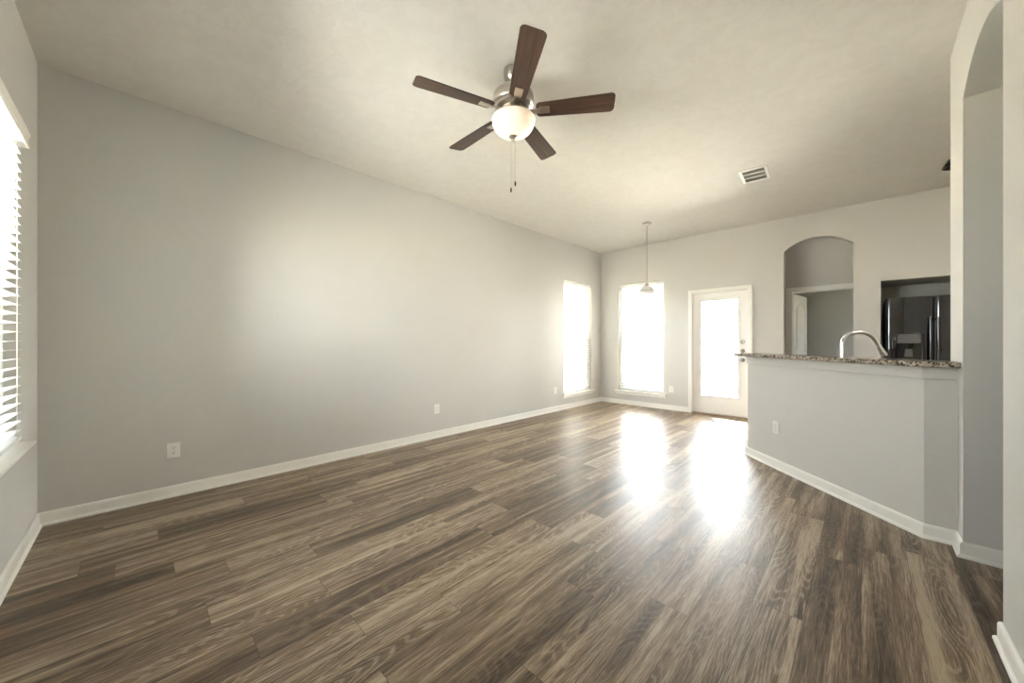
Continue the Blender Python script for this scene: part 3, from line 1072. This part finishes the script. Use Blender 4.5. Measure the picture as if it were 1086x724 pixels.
def spot():
    x, y = 0.668, 5.717
    r = empty('kitchen_spotlight', (x, y, H), 'dark ceiling spotlight peeking out beside the white post', 'spotlight')
    obj('canopy', lathe(bmesh.new(), [(0, 0), (0.066, 0), (0.067, -0.008), (0, -0.008)], seg=28), 'dark_metal', r, smooth='auto')
    obj('shade', lathe(bmesh.new(), [(0.060, -0.007), (0.068, -0.010), (0.100, -0.066), (0.100, -0.070), (0.094, -0.070), (0.060, -0.014)], seg=32, closed=True), 'dark_metal', r, smooth='auto')
    obj('light_bulb', lathe(bmesh.new(), [(0, -0.008), (0.02, -0.010), (0.03, -0.03), (0.024, -0.05), (0, -0.058)], seg=20), 'plastic', r, smooth=True)


spot()


# ------------------------------------------------------------------ wall outlets
def outlet(label, loc, rz, detail=True):
    """faces local -y"""
    r = empty('wall_outlet', loc, label, 'outlet', 'white wall outlets', rz)
    obj('cover_plate', nb(-0.0385, 0.0385, -0.006, 0, -0.059, 0.059, 0.003), 'plastic', r)
    for z in (0.0195, -0.0195):
        pts = []
        for k in range(24):
            a = 2 * math.pi * k / 24
            pts.append((0.017 * math.cos(a), z + max(-0.0135, min(0.0135, 0.0175 * math.sin(a)))))
        rc = obj('receptacle', prism(bmesh.new(), pts, -0.0085, -0.005, 'y'), 'plastic', r)
        s = bmesh.new()
        box(s, -0.0078, -0.0052, -0.0089, -0.008, z - 0.002, z + 0.0075); box(s, 0.0052, 0.0078, -0.0089, -0.008, z - 0.001, z + 0.0065)
        lathe(s, [(0, -0.0089), (0.0028, -0.0089), (0.0028, -0.008), (0, -0.008)], (0, 0, z - 0.0075), 12, 'y')
        obj('socket_slots', s, 'slot', rc)
    obj('screw', lathe(bmesh.new(), [(0, -0.0068), (0.003, -0.0064), (0.0035, -0.0055), (0, -0.0055)], (0, 0, 0), 12, 'y'), 'nickel', r)
    return r


outlet('white outlet nearest the camera, low on the long left wall', (XL, 0.186, 0.363), math.radians(90))
outlet('white outlet midway along the long left wall', (XL, 2.635, 0.364), math.radians(90))
outlet('small white outlet on the left wall just before its far window', (XL, 5.10, 0.364), math.radians(90))
outlet('white outlet between the far window and the glazed door', (-2.480, YF, 0.371), 0)
outlet('white outlet low on the kitchen half wall under the granite bar', (-0.607, 4.274, 0.392), math.radians(-45))

# ------------------------------------------------------------------ the yard outside
GZ = -0.14
obj('ground', nb(-45, 40, -40, 60, GZ - 0.1, GZ), 'lawn', kind='structure')
obj('patio', nb(-5.0, -1.45, YF + 0.16, 10.4, GZ, GZ + 0.06), 'concrete', kind='structure')

fe = empty('wooden_fence', (-8.0, 22.0, GZ), 'weathered board fence across the yard beyond the door glass', 'fence')
fbm = bmesh.new()
random.seed(3)
x = -16.0
while x < 20:
    h = 1.80 + random.uniform(-0.01, 0.01)
    pw = 0.139
    prism(fbm, [(x, 0.03), (x + pw, 0.03), (x + pw, h - 0.03), (x + pw - 0.03, h), (x + 0.03, h), (x, h - 0.03)], -0.01, 0.01, 'y')
    x += 0.145
obj('boards', fbm, 'fence', fe)
for z in (0.35, 1.0, 1.6):
    obj('rail', nb(-16, 20, -0.05, -0.012, z - 0.045, z + 0.045), 'fence', fe)
for k in range(15):
    xx = -15.8 + 2.44 * k
    obj('post', nb(xx - 0.06, xx + 0.06, -0.16, -0.052, 0, 1.86, 0.006), 'bark', fe)

hs = empty('neighbour_house', (-12.5, 33.0, GZ), 'pale gabled neighbour house beyond the yard fence', 'house')
obj('walls', nb(-6.0, 6.0, -4.0, 4.0, 0, 2.7), 'brick', hs)
rb = bmesh.new()
A = [rb.verts.new(p) for p in ((-6.5, -4.5, 2.7), (6.5, -4.5, 2.7), (6.5, 4.5, 2.7), (-6.5, 4.5, 2.7), (-2.6, 0, 4.6), (2.6, 0, 4.6))]
for f in ((0, 1, 5, 4), (1, 2, 5), (2, 3, 4, 5), (3, 0, 4), (3, 2, 1, 0)):
    rb.faces.new([A[i] for i in f])
obj('roof', rb, 'shingle', hs)
for xx in (-3.6, 2.8):
    w_ = obj('window', nb(xx - 0.7, xx + 0.7, -4.05, -4.0, 0.9, 2.2), 'vinyl', hs)
    obj('pane', nb(xx - 0.62, xx + 0.62, -4.06, -4.05, 0.98, 2.12), 'black_gloss', w_)


def tree(loc, h, label, seed, spread):
    random.seed(seed)
    r = empty('yard_tree', loc, label, 'tree')
    t = bmesh.new()
    tube(t, spline([(0, 0, 0), (0.05, 0, h * 0.3), (-0.05, 0.04, h * 0.55), (0, 0, h * 0.8)], 5), [0.11 - 0.0045 * k for k in range(16)], 10)
    for k in range(7):
        a = random.uniform(0, 6.28); z = h * random.uniform(0.4, 0.65); l = spread * random.uniform(0.6, 0.9)
        tube(t, [(0, 0, z), (l * 0.5 * math.cos(a), l * 0.5 * math.sin(a), z + l * 0.45), (l * math.cos(a), l * math.sin(a), z + l * 0.8)], [0.045, 0.03, 0.012], 7)
    obj('trunk', t, 'bark', r, smooth=True)
    c = bmesh.new()
    for k in range(1500):
        d = Vector((random.gauss(0, 1), random.gauss(0, 1), random.gauss(0, 1))).normalized() * random.uniform(0.35, 1) ** 0.6
        p = Vector((d.x * spread, d.y * spread, h * 0.72 + d.z * h * 0.32))
        n1 = Vector((random.gauss(0, 1), random.gauss(0, 1), random.gauss(0, 1))).normalized()
        n2 = n1.orthogonal().normalized()
        s = random.uniform(0.06, 0.13)
        c.faces.new([c.verts.new(p + n1 * s), c.verts.new(p + n2 * s * 0.45), c.verts.new(p - n1 * s), c.verts.new(p - n2 * s * 0.45)])
    obj('crown', c, 'leaf', r)


tree((-3.55, 18.6, GZ), 3.2, 'small bare looking tree by the fence seen through the door glass', 5, 0.9)
hb = bmesh.new()
random.seed(11)
for k in range(5200):
    x = -9.5 + random.gauss(0, 0.3); y = random.uniform(-6.0, -0.9); z = GZ + random.uniform(0, 1) ** 0.8 * (1.6 + 0.12 * math.sin(y * 5))
    p = Vector((x, y, z))
    n1 = Vector((random.gauss(0, 1), random.gauss(0, 1), random.gauss(0, 1))).normalized()
    n2 = n1.orthogonal().normalized()
    s = random.uniform(0.05, 0.11)
    hb.faces.new([hb.verts.new(p + n1 * s), hb.verts.new(p + n2 * s * 0.5), hb.verts.new(p - n1 * s), hb.verts.new(p - n2 * s * 0.5)])
tag(obj('garden_hedge', hb, 'leaf'), 'dark hedge outside the blind at the left edge', 'hedge')
